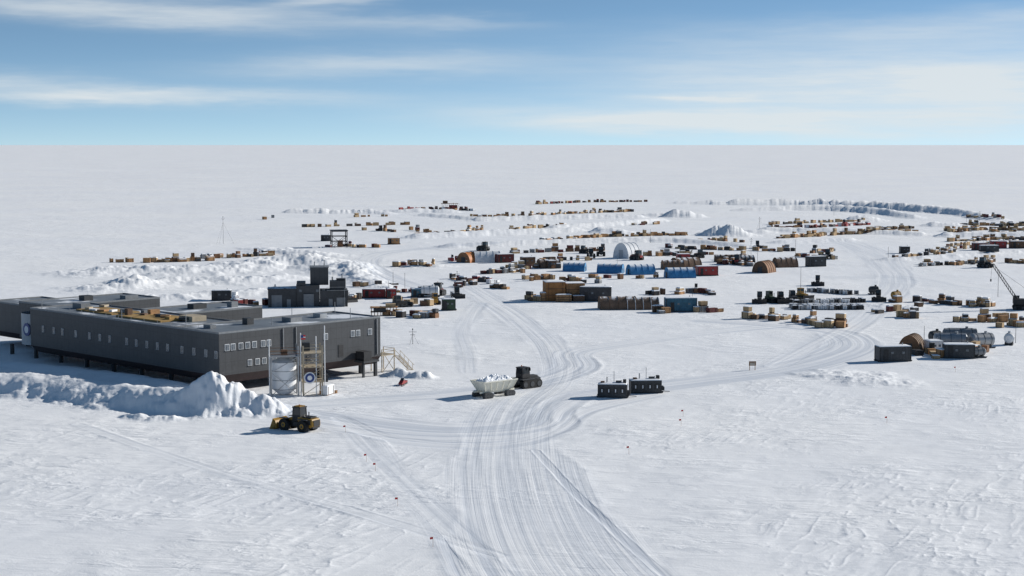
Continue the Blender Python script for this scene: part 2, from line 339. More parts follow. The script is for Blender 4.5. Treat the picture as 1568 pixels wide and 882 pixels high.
PALR=["red","maroon","maroon","charcoal","wood","black","white"]
def cargo_row(name,pts,n,pal=PAL1,hmin=.8,hmax=1.7,wmin=.9,wmax=2.7,cap=.6,jit=1.5,seed=0,detail=True,spread=.4):
    rr=random.Random(seed+len(pts)*13+n); P=[G(*p) for p in pts]; seg=[math.dist(P[i],P[i+1]) for i in range(len(P)-1)]; L=sum(seg)
    xs=[];ys=[];rz=[]
    for k in range(n):
        s=min(L*.999,max(0,L*(k+rr.uniform(-spread,1+spread))/n)); i=0
        while i<len(seg)-1 and s>seg[i]: s-=seg[i]; i+=1
        tt=s/seg[i]; dx=(P[i+1][0]-P[i][0])/seg[i]; dy=(P[i+1][1]-P[i][1])/seg[i]; o=rr.gauss(0,jit)
        xs.append(P[i][0]+dx*s-dy*o); ys.append(P[i][1]+dy*s+dx*o); rz.append(math.atan2(dy,dx)+rr.gauss(0,.2))
    H=terrain(xs,ys)[0]; mb=MB(); ox,oy,oz=xs[0],ys[0],float(H[0])
    for x,y,h,a in zip(xs,ys,H,rz):
        z=float(h)-oz-rr.choice([0,0,.25]); W_=rr.uniform(wmin,wmax); D_=rr.uniform(1.0,1.8); h_=rr.uniform(hmin,hmax); m_=rr.choice(pal)
        crate(mb,x-ox,y-oy,z,W_,D_,h_,m_,a,rr.random()<cap,detail)
        if rr.random()<.15: crate(mb,x-ox+.1,y-oy,z+h_+.14,W_*.8,D_*.8,h_*.7,rr.choice(pal),a,rr.random()<cap,False)
    return mb.obj(name,(ox,oy,oz))
# ================================================================== STATION
Cx,Cy=G(335,512,10); Lx,Ly=G(46,473,10); Rx,Ry=G(587,487,10)
e1=Vector((Lx-Cx,Ly-Cy)); LL=e1.length; e1.normalize(); e2=Vector((e1.y,-e1.x)); LR=Vector((Rx-Cx,Ry-Cy)).dot(e2)
srot=math.atan2(e2.y,e2.x)
station=bpy.data.objects.new("elevated_research_station_building",None); sc.collection.objects.link(station); station.location=(Cx,Cy,0); station.rotation_euler=(0,0,srot)
Z0,ZW,Z1=1.7,3.1,10.0
wal=MB(); low=MB(); roof=MB(); colm=MB(); win=MB(); trim=MB()
def block(x0,x1,y0,y1,z1=Z1,slx0=0,slx1=0,sly0=0,sly1=0,zw=ZW,z0=Z0):
    cx,cy=(x0+x1)/2,(y0+y1)/2
    wal.box(cx,cy,zw,x1-x0,y1-y0,z1-zw,"cladding")
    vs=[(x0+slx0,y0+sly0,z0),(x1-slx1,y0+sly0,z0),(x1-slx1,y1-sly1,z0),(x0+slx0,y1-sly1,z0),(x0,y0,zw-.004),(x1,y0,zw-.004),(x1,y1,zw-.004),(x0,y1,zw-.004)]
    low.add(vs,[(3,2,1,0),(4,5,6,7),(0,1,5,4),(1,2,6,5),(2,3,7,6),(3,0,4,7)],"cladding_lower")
    roof.box(cx,cy,z1+.004,x1-x0,y1-y0,.08,"roofing")
    for (a,b_,c_,d_) in ((cx,y0+.1,x1-x0,.2),(cx,y1-.1,x1-x0,.2)): trim.box(a,b_,z1+.09,c_,d_,.22,"grey")
    for (a,b_,c_,d_) in ((x0+.1,cy,.2,y1-y0-.4),(x1-.1,cy,.2,y1-y0-.4)): trim.box(a,b_,z1+.09,c_,d_,.22,"grey")
block(0,LR,0,13,slx0=1.6,sly0=.8,slx1=.3)
block(0,13,13.01,LL,slx0=1.6)
block(13.01,32,30,42.5,z1=Z1+.01,slx1=.5)
block(5,29,LL+.01,LL+13,z1=Z1,slx0=1.5,slx1=.5)
block(8,20,LL+13.02,LL+30,z1=Z1-1.2,slx0=1.5)
for x in np.arange(4,LR,9.5):
    for y in (2.2,11): 
        colm.cyl((x,y,-1.5),(x,y,Z0+.3),.42,"charcoal",12)
for y in np.arange(18,LL+28,9):
    for x in (3,11.5): colm.cyl((x,y,-1.5),(x,y,Z0+.3),.42,"charcoal",12)
for x in (18,29):
    for y in (32,40): colm.cyl((x,y,-1.5),(x,y,Z0+.3),.42,"charcoal",12)
def window(face,p,z,w_=.85,h_=1.15):
    if face=='L':
        win.box(-.03,p,z-.07,.07,w_+.16,h_+.14,"frame"); win.box(-.06,p,z,.05,w_,h_,"winglass"); win.box(-.10,p,z-.1,.1,w_+.2,.05,"grey")
    else:
        win.box(p,-.03,z-.07,w_+.18,.07,h_+.16,"white"); win.box(p,-.06,z,w_,.05,h_,"winglass"); win.box(p,-.10,z-.1,w_+.22,.1,.05,"grey")
        win.box(p,-.095,z,.05,.02,h_,"frame")
def yfor(u): # along left facade
    best=min(((abs((784+FOC*((Cx+e1.x*k/5)/(Cy+e1.y*k/5)))-u),k/5) for k in range(0,int(LL*5))));return best[1]
def xfor(u):
    best=min(((abs((784+FOC*((Cx+e2.x*k/5)/(Cy+e2.y*k/5)))-u),k/5) for k in range(0,int(LR*5))));return best[1]
for u in (62,78,91,112,133,149,164,190,205,221,237,253,275,293,312,328): window('L',yfor(u),6.0,.6,1.1)
for u in (345,354,366,376,386,400,409,497,538,547,565): window('R',xfor(u),7.2,.75,.95)
for u in (380,391,402,418): window('R',xfor(u),4.3,.7,.9)
for u,z in ((470,3.6),(520,3.8)): 
    x=xfor(u); trim.box(x,-.03,z,1.2,.06,2.2,"charcoal"); trim.box(x,-.07,z+.1,1.0,.03,2.0,"black")
for u in (430,450,575): x=xfor(u); trim.box(x,-.12,3.5,.16,.16,6.4,"grey")
for (x,y,a,b_,c_,mm) in [(6.5,28,7,14,.3,"ochre"),(7,44,6,12,.25,"ochre"),(9,20,3,4,.9,"beige"),(20,6,2.5,2.5,.8,"grey"),(28,8,1.6,2,.7,"steel"),(12,8,1.4,1.4,1.1,"charcoal"),(4,8,1.2,2,.6,"grey"),
      (22,37,3,2,.9,"charcoal"),(28,34,1.5,1.5,1.1,"grey"),(7,53,2,3,1.0,"grey"),(16,66,2,2,1,"charcoal"),(24,63,3,2,.7,"grey"),(5,34,1,1,1.4,"wood_dark"),(9,32,2,1,1.1,"wood")]:
    roof.box(x,y,Z1+.09,a,b_,c_,mm)
for i in range(14): roof.box(5+R.uniform(0,5),20+i*2.3,Z1+.4,R.uniform(.6,1.8),R.uniform(.6,2),R.uniform(.2,.6),R.choice(["wood","ochre","wood_dark","beige","charcoal","snow","grey"]),R.random())
for (x,y,h_) in [(2,12,2.4),(30,2,2.0),(34,11,2.2),(1,57,2.0),(1,30,1.8),(14,4,1.5),(24,11,1.7)]: roof.cyl((x,y,Z1),(x,y,Z1+h_),.06,"steel",6)
for k in range(14): roof.cyl((.3,2+k*4,Z1+.3),(.3,2+k*4,Z1+1.0),.03,"steel",5)
trim.box(LR-4.5,-1.4,2.6,3.6,2.6,.35,"charcoal"); trim.box(LR-5.2,-1.4,2.96,1.8,2.2,1.6,"black"); colm.box(LR-3.2,-2.2,-1,.5,.5,3.6,"charcoal"); colm.box(LR-6,-2.2,-1,.35,.35,3.6,"charcoal")
stair=MB()
stair.box(LR+1.8,1.5,3.0,3.4,3.2,.15,"beige")
for (x,y) in ((LR+.4,.1),(LR+3.4,.1),(LR+.4,3),(LR+3.4,3)): stair.bar((x,y,-.8),(x,y,4.2),.1,"beige")
for z in (3.7,4.2): 
    stair.bar((LR+.4,.0,z),(LR+3.4,.0,z),.05,"beige"); stair.bar((LR+3.45,0,z),(LR+3.45,3,z),.05,"beige")
for k in range(11): stair.box(LR+3.6+k*.32,-.6,2.8-k*.28,.3,1.4,.06,"beige")
for yy in (-1.3,.1):
    stair.bar((LR+3.5,yy,2.8),(LR+7,yy,-.2),.09,"beige"); stair.bar((LR+3.5,yy,3.9),(LR+7,yy,.9),.05,"beige")
    for k in range(4): stair.bar((LR+3.6+k,yy,2.8-k*.87),(LR+3.6+k,yy,3.9-k*.87),.04,"beige")
stair.bar((LR+.4,0,0),(LR+3.4,0,3),.06,"beige"); stair.bar((LR+3.4,0,0),(LR+3.4,3,3),.06,"beige")
emb=MB(); 
n=14; vs=[];
for i in range(n+1):
    a=math.pi*(.5+i/n); 
    for z in (2.6,8.6): vs.append((5+3.4*math.cos(a),LL+5+4*math.sin(a),z))
emb.add(vs,[(2*i,2*i+2,2*i+3,2*i+1) for i in range(n)],"frame",True)
emb.cyl((1.66,LL+4.2,5.6),(1.52,LL+4.2,5.6),1.25,"logo",20); emb.cyl((1.52,LL+4.2,5.6),(1.47,LL+4.2,5.6),.7,"white",16)
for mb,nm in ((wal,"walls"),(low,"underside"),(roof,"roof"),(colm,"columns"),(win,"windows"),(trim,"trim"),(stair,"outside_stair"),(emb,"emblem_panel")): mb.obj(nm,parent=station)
# ---- tank and scaffold tower in front of the station
x0,y0=G(455,604); tw=bpy.data.objects.new("fuel_silo_tower",None); sc.collection.objects.link(tw); tz=gh(x0,y0); tw.location=(x0,y0,tz); tw.rotation_euler=(0,0,math.radians(12))
a=MB(); a.cyl((-2.1,0,1.1),(-2.1,0,5.6),2.0,"white",28); a.cyl((-2.1,0,5.6),(-2.1,0,6.3),2.0,"white",28,r2=.5); a.cyl((-2.1,0,.2),(-2.1,0,1.1),1.0,"white",20,r2=2.0)
for z in (1.1,2.6,4.1,5.55): a.cyl((-2.1,0,z-.04),(-2.1,0,z+.04),2.05,"grey",28)
a.obj("tank",parent=tw)
a=MB()
for px in (-4.3,.1,.9,4.0):
    for py in (-1.9,1.9): a.box(px,py,-.8,.24,.24,9.0 if px>0 else 7.4,"beige"if px>.5 else "steel")
for z in (2.2,4.6,6.9): 
    a.box(2.45,0,z,3.6,4.2,.12,"beige")
    for py in (-2.05,2.05):
        a.bar((.9,py,z+1.0),(4,py,z+1.0),.05,"beige"); a.bar((.9,py,z+.5),(4,py,z+.5),.04,"beige")
    a.bar((.9,-2.05,z-2),(4,-2.05,z),.06,"beige")
a.box(-2.1,0,6.5,4.8,4.4,.1,"steel")
for py in (-2.1,2.1): 
    for z in (7,7.5): a.bar((-4.4,py,z),(.3,py,z),.05,"rust")
a.bar((-4.3,-2,.2),(.1,-2,4),.06,"steel"); a.bar((.1,-2,.2),(-4.3,-2,4),.06,"steel"); a.bar((-4.3,-2,4),(.1,-2,6.5),.06,"steel")
for k in range(8): a.box(1.4+k*.3,-1.2,6.7-k*.28,.28,.9,.05,"steel")
a.box(4.6,0,2.0,.9,1.2,1.2,"charcoal"); a.box(1.6,1,7.05,1.2,1.2,1.4,"charcoal"); a.box(-2,.4,6.6,1,1,.8,"wood_dark")
a.obj("scaffold",parent=tw)
a=MB(); a.cyl((1.9,-2.2,3.0),(1.9,-2.3,3.0),.95,"white",20); a.cyl((1.9,-2.31,3.0),(1.9,-2.35,3.0),.75,"logo",20); a.cyl((1.9,-2.36,3.0),(1.9,-2.39,3.0),.4,"white",12); a.obj("emblem",parent=tw)
a=MB(); 
for px,hh_ in ((4.4,11.5),(-4.6,9.5),(.5,10.4),(3.0,9.8)): a.cyl((px,-2,0),(px,-2,hh_),.08,"white",6)
a.box(.9,-2.02,9.3,.8,.03,.25,"flagred"); a.box(.9,-2.02,9.57,.8,.03,.2,"white"); a.box(.9,-2.02,9.79,.8,.03,.25,"flagred"); a.box(.75,-2.05,9.6,.4,.03,.42,"logo")
a.obj("masts",parent=tw)
# ================================================================== VEHICLES
def track(mb,L,H,w_,yc,x=0,m="rubber"):
    r=H/2; prof=[]
    for i in range(9): a=-math.pi/2+math.pi*i/8; prof.append((x+L/2-r+r*math.cos(a),r+r*math.sin(a)))
    for i in range(9): a=math.pi/2+math.pi*i/8; prof.append((x-L/2+r+r*.8*math.cos(a),r+r*math.sin(a)))
    mb.prism(prof,yc-w_/2,yc+w_/2,m)
    for k in (-1,0,1):
        for e in (-1,1): mb.cyl((x+k*(L/2-r),yc+e*(w_/2),r),(x+k*(L/2-r),yc+e*(w_/2+.05),r),r*.62,"charcoal",12)
def wheel(mb,x,y,r,w_,rim="yellow"):
    mb.cyl((x,y-w_/2,r),(x,y+w_/2,r),r,"rubber",20)
    for e in (-1,1): mb.cyl((x,y+e*w_/2,r),(x,y+e*(w_/2+.03),r),r*.42,rim,14); mb.cyl((x,y+e*(w_/2+.03),r),(x,y+e*(w_/2+.07),r),r*.18,"charcoal",8)
def cab(mb,x,y,z,a,b,h,body):
    mb.box(x,y,z,a,b,h*.4,body); mb.box(x,y,z+h*.4,a*.94,b*.94,h*.52,"glass",top=(.9,.92))
    for i in (-1,1):
        for j in (-1,1): mb.bar((x+i*a*.47,y+j*b*.47,z+h*.38),(x+i*a*.43,y+j*b*.44,z+h*.94),.07,body)
    mb.box(x,y,z+h*.92,a*1.02,b*1.02,h*.09,body)
def loader():
    m=MB()
    for x in (-1.75,1.65):
        for y in (-1.1,1.1): wheel(m,x,y,.88,.66)
        m.cyl((x,-1,.82),(x,1,.82),.2,"charcoal",8)
    m.prism([(-3.35,.9),(-3.35,1.6),(-3.15,1.95),(-1.0,2.1),(-.6,2.1),(-.6,.75),(-2.9,.7)],-.85,.85,"yellow")
    m.prism([(-3.3,.62),(-3.3,.88),(-.6,.74),(-.6,.5)],-.8,.8,"black")
    m.box(-3.38,0,.95,.08,1.4,.85,"black"); m.box(-2.0,0,2.05,1.7,1.3,.16,"black"); m.cyl((-2.3,.4,2.1),(-2.3,.4,2.95),.08,"black",8)
    for e in (-1,1): m.box(-1.75,e*1.1,1.8,1.7,.7,.08,"charcoal"); m.box(-.5,e*.98,.9,.8,.4,.5,"black")
    for e in (-1,1): m.box(-2.1,e*.87,1.1,1.7,.03,.75,"black")
    cab(m,-.25,0,1.55,1.5,1.5,1.95,"black"); m.box(-.25,0,3.52,1.1,1.2,.1,"yellow"); m.cyl((-.5,.3,3.6),(-.5,.3,3.85),.08,"orange",8)
    m.prism([(-.1,.7),(-.1,1.5),(.9,1.55),(2.3,1.25),(2.4,.7),(1.2,.55)],-.5,.5,"charcoal")
    for e in (-1,1): m.box(1.65,e*1.1,1.8,1.5,.7,.07,"charcoal")
    for e in (-.62,.62):
        m.prism([(.3,1.65),(.5,2.0),(1.7,1.75),(3.0,.95),(3.1,.55),(2.8,.6),(1.6,1.4)],e-.1,e+.1,"yellow")
        m.bar((.8,e*.5,1.2),(2.6,e*.9,1.35),.09,"steel")
    m.bar((1.2,0,1.6),(2.9,0,1.3),.12,"yellow")
    m.prism([(2.95,.25),(2.9,.9),(3.1,1.35),(3.55,1.6),(3.62,1.5),(3.3,1.1),(3.2,.5),(3.45,.28),(4.2,.15),(4.2,.08),(3.3,.08)],-1.5,1.5,"yellow")
    for e in (-1.47,1.47): m.prism([(3.0,.25),(3.0,1.1),(3.55,1.5),(4.15,.12),(3.3,.1)],e-.03,e+.03,"yellow")
    return m
put(loader(),"wheel_loader",457,658,math.radians(148))
def tractor(body="yellow"):
    m=MB(); track(m,4.6,1.5,.75,-1.15); track(m,4.6,1.5,.75,1.15)
    m.prism([(-2.3,.8),(-2.3,1.75),(-.2,1.8),(2.4,1.7),(2.75,1.3),(2.7,.75)],-.62,.62,body); m.prism([(.3,1.805),(.3,2.15),(2.0,2.05),(2.4,1.75)],-.5,.5,"charcoal"); m.box(2.78,0,.85,.06,1.0,.7,"black")
    for e in (-1,1): m.prism([(-2.2,1.55),(-2.2,1.7),(.4,1.7),(.7,1.55)],e*1.15-.4,e*1.15+.4,"charcoal")
    cab(m,-.8,0,1.8,1.7,1.7,1.75,"black"); m.cyl((.6,.45,2.1),(.6,.45,3.3),.09,"black",8); m.box(-2.6,0,.6,.6,.5,.4,"charcoal")
    for e in (-1,1): m.bar((-.8,e*.8,3.5),(-.8,e*1.2,3.5),.05,"black"); m.box(-.3,e*1.2,3.0,.08,.3,.5,"black")
    m.cyl((-1.1,0,3.7),(-1.1,0,3.9),.1,"orange",8)
    return m
put(tractor("charcoal"),"tracked_tractor",806,593,math.radians(42))
def hopper():
    m=MB()
    for x in (-2.6,2.0):
        for e in (-1.35,1.35): track(m,2.1,.95,.55,e,x,"charcoal")
    for e in (-.8,.8): m.box(-.2,e,.85,7.2,.22,.3,"cream")
    lo=[(-2.9,-1.1),(2.7,-1.1),(2.7,1.1),(-2.9,1.1)]; hi=[(-3.7,-1.75),(3.3,-1.75),(3.3,1.75),(-3.7,1.75)]
    vs=[(x,y,1.15) for x,y in lo]+[(x,y,2.75) for x,y in hi]+[(x*.97,y*.96,2.75) for x,y in hi]
    m.add(vs,[(3,2,1,0),(0,1,5,4),(1,2,6,5),(2,3,7,6),(3,0,4,7),(4,5,9,8),(5,6,10,9),(6,7,11,10),(7,4,8,11)],"cream")
    for k in range(6):
        x=-2.9+k*1.12; xx=-3.7+k*1.4
        for e in (-1,1): m.bar((x,e*1.14,1.15),(xx,e*1.8,2.75),.07,"cream")
    for e in (-1,1): m.bar((-3.75,e*1.8,2.75),(3.35,e*1.8,2.75),.09,"cream")
    for xx in (-3.75,3.35): m.bar((xx,-1.8,2.75),(xx,1.8,2.75),.09,"cream")
    m.bar((3.3,0,.95),(5.2,0,.8),.12,"charcoal"); m.bar((3,.8,.95),(5,0,.8),.08,"charcoal"); m.bar((3,-.8,.95),(5,0,.8),.08,"charcoal")
    nx,ny=24,12; vs=[]
    for i in range(nx+1):
        for j in range(ny+1):
            a=i/nx*2-1; b_=j/ny*2-1; e=max(0,(1-a**4)*(1-b_**4)); z=2.5+e*(.75+.7*float(pn(np.array(a*3.),np.array(b_*2.),61))+.5*float(pn(np.array(a*8.),np.array(b_*5.),63)))
            vs.append((-.2+a*3.35,b_*1.62,z))
    m.add(vs,[(i*(ny+1)+j,(i+1)*(ny+1)+j,(i+1)*(ny+1)+j+1,i*(ny+1)+j+1) for i in range(nx) for j in range(ny)],"snow",False)
    return m
put(hopper(),"snow_hauling_trailer",758,606,math.radians(40))
def dozer(body="yellow"):
    m=MB(); track(m,3.6,1.1,.6,-1.05); track(m,3.6,1.1,.6,1.05)
    m.prism([(-1.8,.6),(-1.8,1.6),(0,1.7),(1.9,1.5),(2.0,.7)],-.55,.55,body); cab(m,-.6,0,1.6,1.4,1.3,1.4,body)
    m.prism([(2.6,.1),(2.5,.7),(2.7,1.3),(2.85,1.3),(2.65,.7),(2.8,.1)],-1.9,1.9,"black")
    for e in (-1.45,1.45): m.bar((0,e,.6),(2.6,e,.4),.1,body)
    m.cyl((1.0,.3,1.5),(1.0,.3,2.6),.08,"black",6)
    return m
for i,(u,v,c_) in enumerate([(1163,464,"charcoal"),(1180,463,"green"),(1196,464,"black"),(1214,462,"charcoal"),(1228,458,"yellow"),(1252,437,"charcoal"),(1345,461,"black")]): put(dozer(c_),"parked_bulldozer",u,v,math.radians(R.choice([-60,-100,-80,120])))
for u,v,c_ in [(530,462,"charcoal"),(505,468,"red"),(672,452,"red"),(700,456,"charcoal"),(665,466,"yellow"),(612,470,"charcoal"),(905,395,"charcoal"),(975,398,"red"),(1048,388,"charcoal"),(1070,395,"black"),(1130,405,"red"),(895,388,"black"),(920,392,"charcoal"),(1160,380,"charcoal"),(1268,396,"charcoal"),(1508,410,"black"),(740,384,"charcoal"),(648,455,"white")]:
    put((dozer if R.random()<.5 else tractor)(c_),"parked_tracked_vehicle",u,v,R.uniform(0,6.28))
def snowmobile():
    m=MB(); m.prism([(-1.4,.15),(-1.4,.45),(-.2,.5),(.5,.3),(.3,.1)],-.25,.25,"black"); m.prism([(-.2,.35),(-1.2,.5),(-1.2,.75),(-.3,.7),(.1,.95),(.5,.9),(1.2,.45),(1.1,.3)],-.35,.35,"red")
    for e in (-.45,.45): m.prism([(.3,.0),(.3,.06),(1.5,.06),(1.75,.25),(1.78,.2),(1.5,.0)],e-.08,e+.08,"black"); m.bar((.9,e,.05),(.7,0,.4),.04,"steel")
    m.prism([(.35,.9),(.1,1.25),(.14,1.27),(.55,.9)],-.28,.28,"glass"); m.bar((.0,-.4,1.05),(.0,.4,1.05),.03,"black"); return m
put(snowmobile(),"snowmobile",617,590,math.radians(250)); 
m=MB(); track(m,5,1.2,.8,-1.5); track(m,5,1.2,.8,1.5); m.box(0,0,1.25,4.6,2.8,1.5,"black"); m.box(-2.2,0,1.4,1.2,2.9,1.9,"charcoal"); cab(m,1.6,-1.0,1.5,1.6,1.2,1.9,"charcoal")
tip=Vector((7.6,0,11.0)); 
for e in (-.5,.5):
    for q in (0,.8): m.bar((1.6-q*.5,e,2.2+q*.6),tuple(tip+Vector((-q*.5,e*.5,q*.5))),.12,"black")
for k in range(13):
    t1=k/13; t2=(k+1)/13
    for e in (-1,1):
        A_=Vector((1.6,e*.5,2.2)).lerp(tip+Vector((0,e*.25,0)),t1); B_=Vector((1.2,e*.5,2.7)).lerp(tip+Vector((-.4,e*.25,.4)),t2); m.bar(tuple(A_),tuple(B_),.06,"black")
    A_=Vector((1.2,-.5,2.7)).lerp(tip+Vector((-.4,-.25,.4)),t1); B_=Vector((1.2,.5,2.7)).lerp(tip+Vector((-.4,.25,.4)),t2); m.bar(tuple(A_),tuple(B_),.06,"black")
m.bar((-1.8,0,3),(-1.0,0,5.0),.1,"black"); m.bar((-1,0,5.0),tuple(tip),.04,"black"); m.cyl(tuple(tip+Vector((0,-.3,0))),tuple(tip+Vector((0,.3,0))),.35,"black",10); m.bar(tuple(tip),(tip.x+.2,0,7.5),.035,"black"); m.box(tip.x+.2,0,6.9,.35,.3,.6,"charcoal")
put(m,"crawler_crane",1566,474,math.radians(165))
# ================================================================== CONTAINERS / TENTS / SHEDS
def shed(L,W_,H_,c_,snow=True,skis=True,door=True,win_=2,roofc=None):
    m=MB(); z=.35 if skis else 0
    if skis:
        for e in (-.36,.36): m.prism([(-L/2-.3,.3),(-L/2-.1,-.1),(L/2+.1,-.1),(L/2+.4,.3),(L/2+.3,.36),(-L/2-.2,.36)],e*W_-.12,e*W_+.12,"charcoal")
    m.box(0,0,z,L,W_,H_,c_)
    for k in range(int(L/.6)): 
        x=-L/2+.3+k*.6
        for e in (-1,1): m.box(x,e*(W_/2+.015),z+.12,.1,.03,H_-.24,c_)
    for i in (-1,1):
        for j in (-1,1): m.box(i*(L/2-.02),j*(W_/2-.02),z,.16,.16,H_+.02,"charcoal" if c_!="charcoal" else "black")
    m.box(0,0,z+H_,L+.16,W_+.16,.1,roofc or c_)
    if snow: snowcap(m,0,0,z+H_+.103,L,W_,0,.22)
    if door: m.box(L/2+.03,0,z+.1,.06,.9,min(2.0,H_-.3),"grey"); m.box(-L*.3,-W_/2-.04,z+.1,.9,.06,min(2.0,H_-.3),"black")
    for k in range(win_): x=-L*.1+k*L*.35/max(1,win_-1) if win_>1 else L*.15; m.box(x,-W_/2-.035,z+H_*.5,.5,.06,.42,"grey"); m.box(x,-W_/2-.05,z+H_*.52,.4,.06,.34,"winglass")
    m.cyl((L*.3,0,z+H_),(L*.3,0,z+H_+.7),.09,"steel",8)
    return m
def place_shed(name,u0,u1,v,H_,c_,rz=0,W_=2.6,**k):
    L=(u1-u0)/S(v)/max(.5,abs(math.cos(rz))); put(shed(L,W_,H_,c_,**k),name,(u0+u1)/2,v-3,rz)
for a in [("storage_container",1342,1392,556,2.5,"charcoal",.15),("storage_container",1445,1490,551,2.3,"charcoal",-.1),("storage_container",1418,1440,543,2.0,"white",.2),
          ("equipment_hut",1235,1263,411,3.0,"charcoal",.3),("storage_container",888,936,464,3.4,"dark_snowy",-.1),("workshop_hut",1018,1066,480,3.0,"teal",.1),
          ("storage_container",1066,1098,425,2.6,"red",.2),("storage_container",325,354,463,2.3,"charcoal",.1),("storage_container",677,697,478,2.4,"green",.1),
          ("storage_container",555,590,459,2.0,"red",.05),("storage_container",592,606,460,2.2,"red",.2),("storage_container",630,655,458,1.9,"teal",.1),("storage_container",1036,1056,404,2.4,"red",.1),
          ("storage_container",1489,1510,386,2.4,"maroon",0),("storage_container",1517,1540,383,2.4,"red",0),("storage_container",1546,1575,383,2.4,"wood_dark",0),("storage_container",1378,1392,391,2.2,"black",0),
          ("storage_container",838,850,414,2.2,"wood_dark",.3),("storage_container",798,818,410,2.6,"wood_dark",.3),("storage_container",594,612,377,2.2,"wood",.1),("storage_container",492,506,372,2.2,"charcoal",0),
          ("storage_container",760,785,405,2.6,"maroon",.4),("storage_container",455,470,468,2,"charcoal",0),("storage_container",1500,1528,393,1.8,"charcoal",0)]:
    place_shed(*a)
def generator(L,mast=True):
    m=shed(L,2.3,1.75,"charcoal",win_=0,door=False); 
    for k in range(4): m.box(-L*.36+k*L*.24,-1.19,.75,L*.16,.05,.9,"black"); m.box(-L*.36+k*L*.24,-1.22,.95,L*.035,.05,.5,"white")
    for e in (-1,1): m.box(L/2+.35,e*.5,.5,.5,.5,.6,"black")
    m.cyl((-L*.2,0,2.1),(-L*.2,0,3.3),.1,"steel",8); m.box(L*.2,0,2.2,.8,.8,.5,"charcoal"); m.box(-L*.35,-.2,2.2,.6,.9,.4,"wood_dark"); m.box(L*.42,.2,2.2,.5,.8,.7,"black")
    if mast: m.cyl((.2,.4,2.1),(.2,.4,4.2),.05,"steel",6)
    m.bar((L/2,0,.3),(L/2+1.6,0,.2),.07,"charcoal")
    return m
put(generator(4.6),"generator_sled",938,608,-.12); put(generator(5.0),"generator_sled",988,601,.08)
def tent(L,W_,H_,c_,endc,wall=0,ribs=0,door=True): m=MB(); m.arch(L,W_,H_,c_,endc,14,wall,ribs,door); m.box(0,0,-.15,L+.3,W_+.3,.2,"wood_dark"); return m
for (nm,u,v,L,W_,H_,c_,ec,rz,wl) in [("storage_tent",880,417,7.0,5,2.8,"blue_snowy","blue",-.2,0),("storage_tent",935,420,8,5,3.0,"blue_snowy","blue",-.25,0),("storage_tent",981,422,8.2,5,3.2,"blue_snowy","blue",.3,0),("storage_tent",1041,427,8.6,5.5,3.2,"blue_snowy","blue",.2,0),
        ("arched_hangar",960,397,6.0,8,5.6,"white","white",.7,0),("quonset_hut",722,403,9,6,3.6,"orange","rust",.9,0),("quonset_hut",745,403,9,6,3.8,"white","white",.2,0),
        ("quonset_hut",1170,419,6.5,5.4,3.8,"rust","wood_dark",1.0,0),("quonset_hut",1202,411,7.5,4.6,3.3,"canvas_snowy","wood_dark",.3,0),("quonset_hut",945,475,9,5,3.2,"canvas_snowy","wood_dark",.1,0),("quonset_hut",983,475,8,4.6,3.0,"canvas_snowy","white",.1,0),
        ("quonset_hut",840,412,7,5,3,"canvas_snowy","wood_dark",.3,0),("quonset_hut",1050,412,9,6,3.5,"canvas_snowy","wood_dark",.4,0),("quonset_hut",1030,414,7,5,3,"canvas_snowy","rust",.1,0),("quonset_hut",1140,405,6,5,2.8,"dark_snowy","wood_dark",.2,0),
        ("quonset_hut",1112,403,8,4,2.6,"canvas_snowy","wood_dark",0,0),("quonset_hut",1396,540,4.6,4.4,3.4,"canvas","rust",1.1,0)]:
    put(tent(L,W_,H_,c_,ec,wl,5 if nm!="arched_hangar" else 4,nm!="arched_hangar"),nm,u,v-2,rz)
m=MB()
for (x,y,a,b_,h_,c_) in [(-2.4,0,5.2,5,5.0,"shedwood"),(3.0,.5,5.0,5,4.6,"wood_snowy"),(-.5,-3.5,4,1.6,1.8,"wood"),(3.5,-3.4,3,1.6,1.5,"wood_dark"),(-5.6,-1.5,1.4,2,2.2,"wood")]:
    crate(m,x,y,.1,a,b_,h_,c_,0,True,True)
    for z in (h_*.33,h_*.66): m.box(x,y-b_/2-.05,z,a,.06,.15,"wood_dark")
put(m,"wooden_cargo_shed",862,460,.15)
def tank(L,r,c_):
    m=MB(); m.cyl((-L/2,0,r+.5),(L/2,0,r+.5),r,c_,22)
    for e in (-1,1): m.cyl((e*L/2,0,r+.5),(e*(L/2+.3),0,r+.5),r,c_,22,r2=r*.6)
    for k in (-.35,0,.35): m.box(k*L,0,-.1,.25,r*1.6,.9,"charcoal"); m.cyl((k*L-.05,0,r+.5),(k*L+.05,0,r+.5),r*1.02,"charcoal",22)
    for e in (-1,1): m.prism([(-L/2-.5,.3),(-L/2,-.1),(L/2,-.1),(L/2+.5,.3),(L/2+.4,.36),(-L/2-.4,.36)],e*r*.7-.12,e*r*.7+.12,"charcoal")
    m.cyl((L*.2,0,2*r+.4),(L*.2,0,2*r+.9),.3,c_,10); m.bar((-L*.4,0,2*r+.55),(L*.4,0,2*r+.55),.05,"steel"); return m
for u,v,L,r_,c_,rz in [(1455,534,6,1.25,"steel",-.15),(1470,527,6.5,1.3,"grey",-.1),(1503,535,4.4,1.3,"steel",.3),(1545,530,2.0,1.0,"white",1.2),(1432,528,2,1.1,"charcoal",.4),(1495,550,3.0,.8,"grey",.2),(658,457,4.5,1.3,"white",.1),(1338,453,2.2,.9,"charcoal",0),(1372,461,2.2,.9,"yellow",.5)]:
    put(tank(L,r_,c_),"fuel_tank_sled",u,v-2,rz)
x,y=G(470,468); pp=bpy.data.objects.new("power_plant_building",None); sc.collection.objects.link(pp); pp.location=(x,y,gh(x,y)-.1); pp.rotation_euler=(0,0,.12)
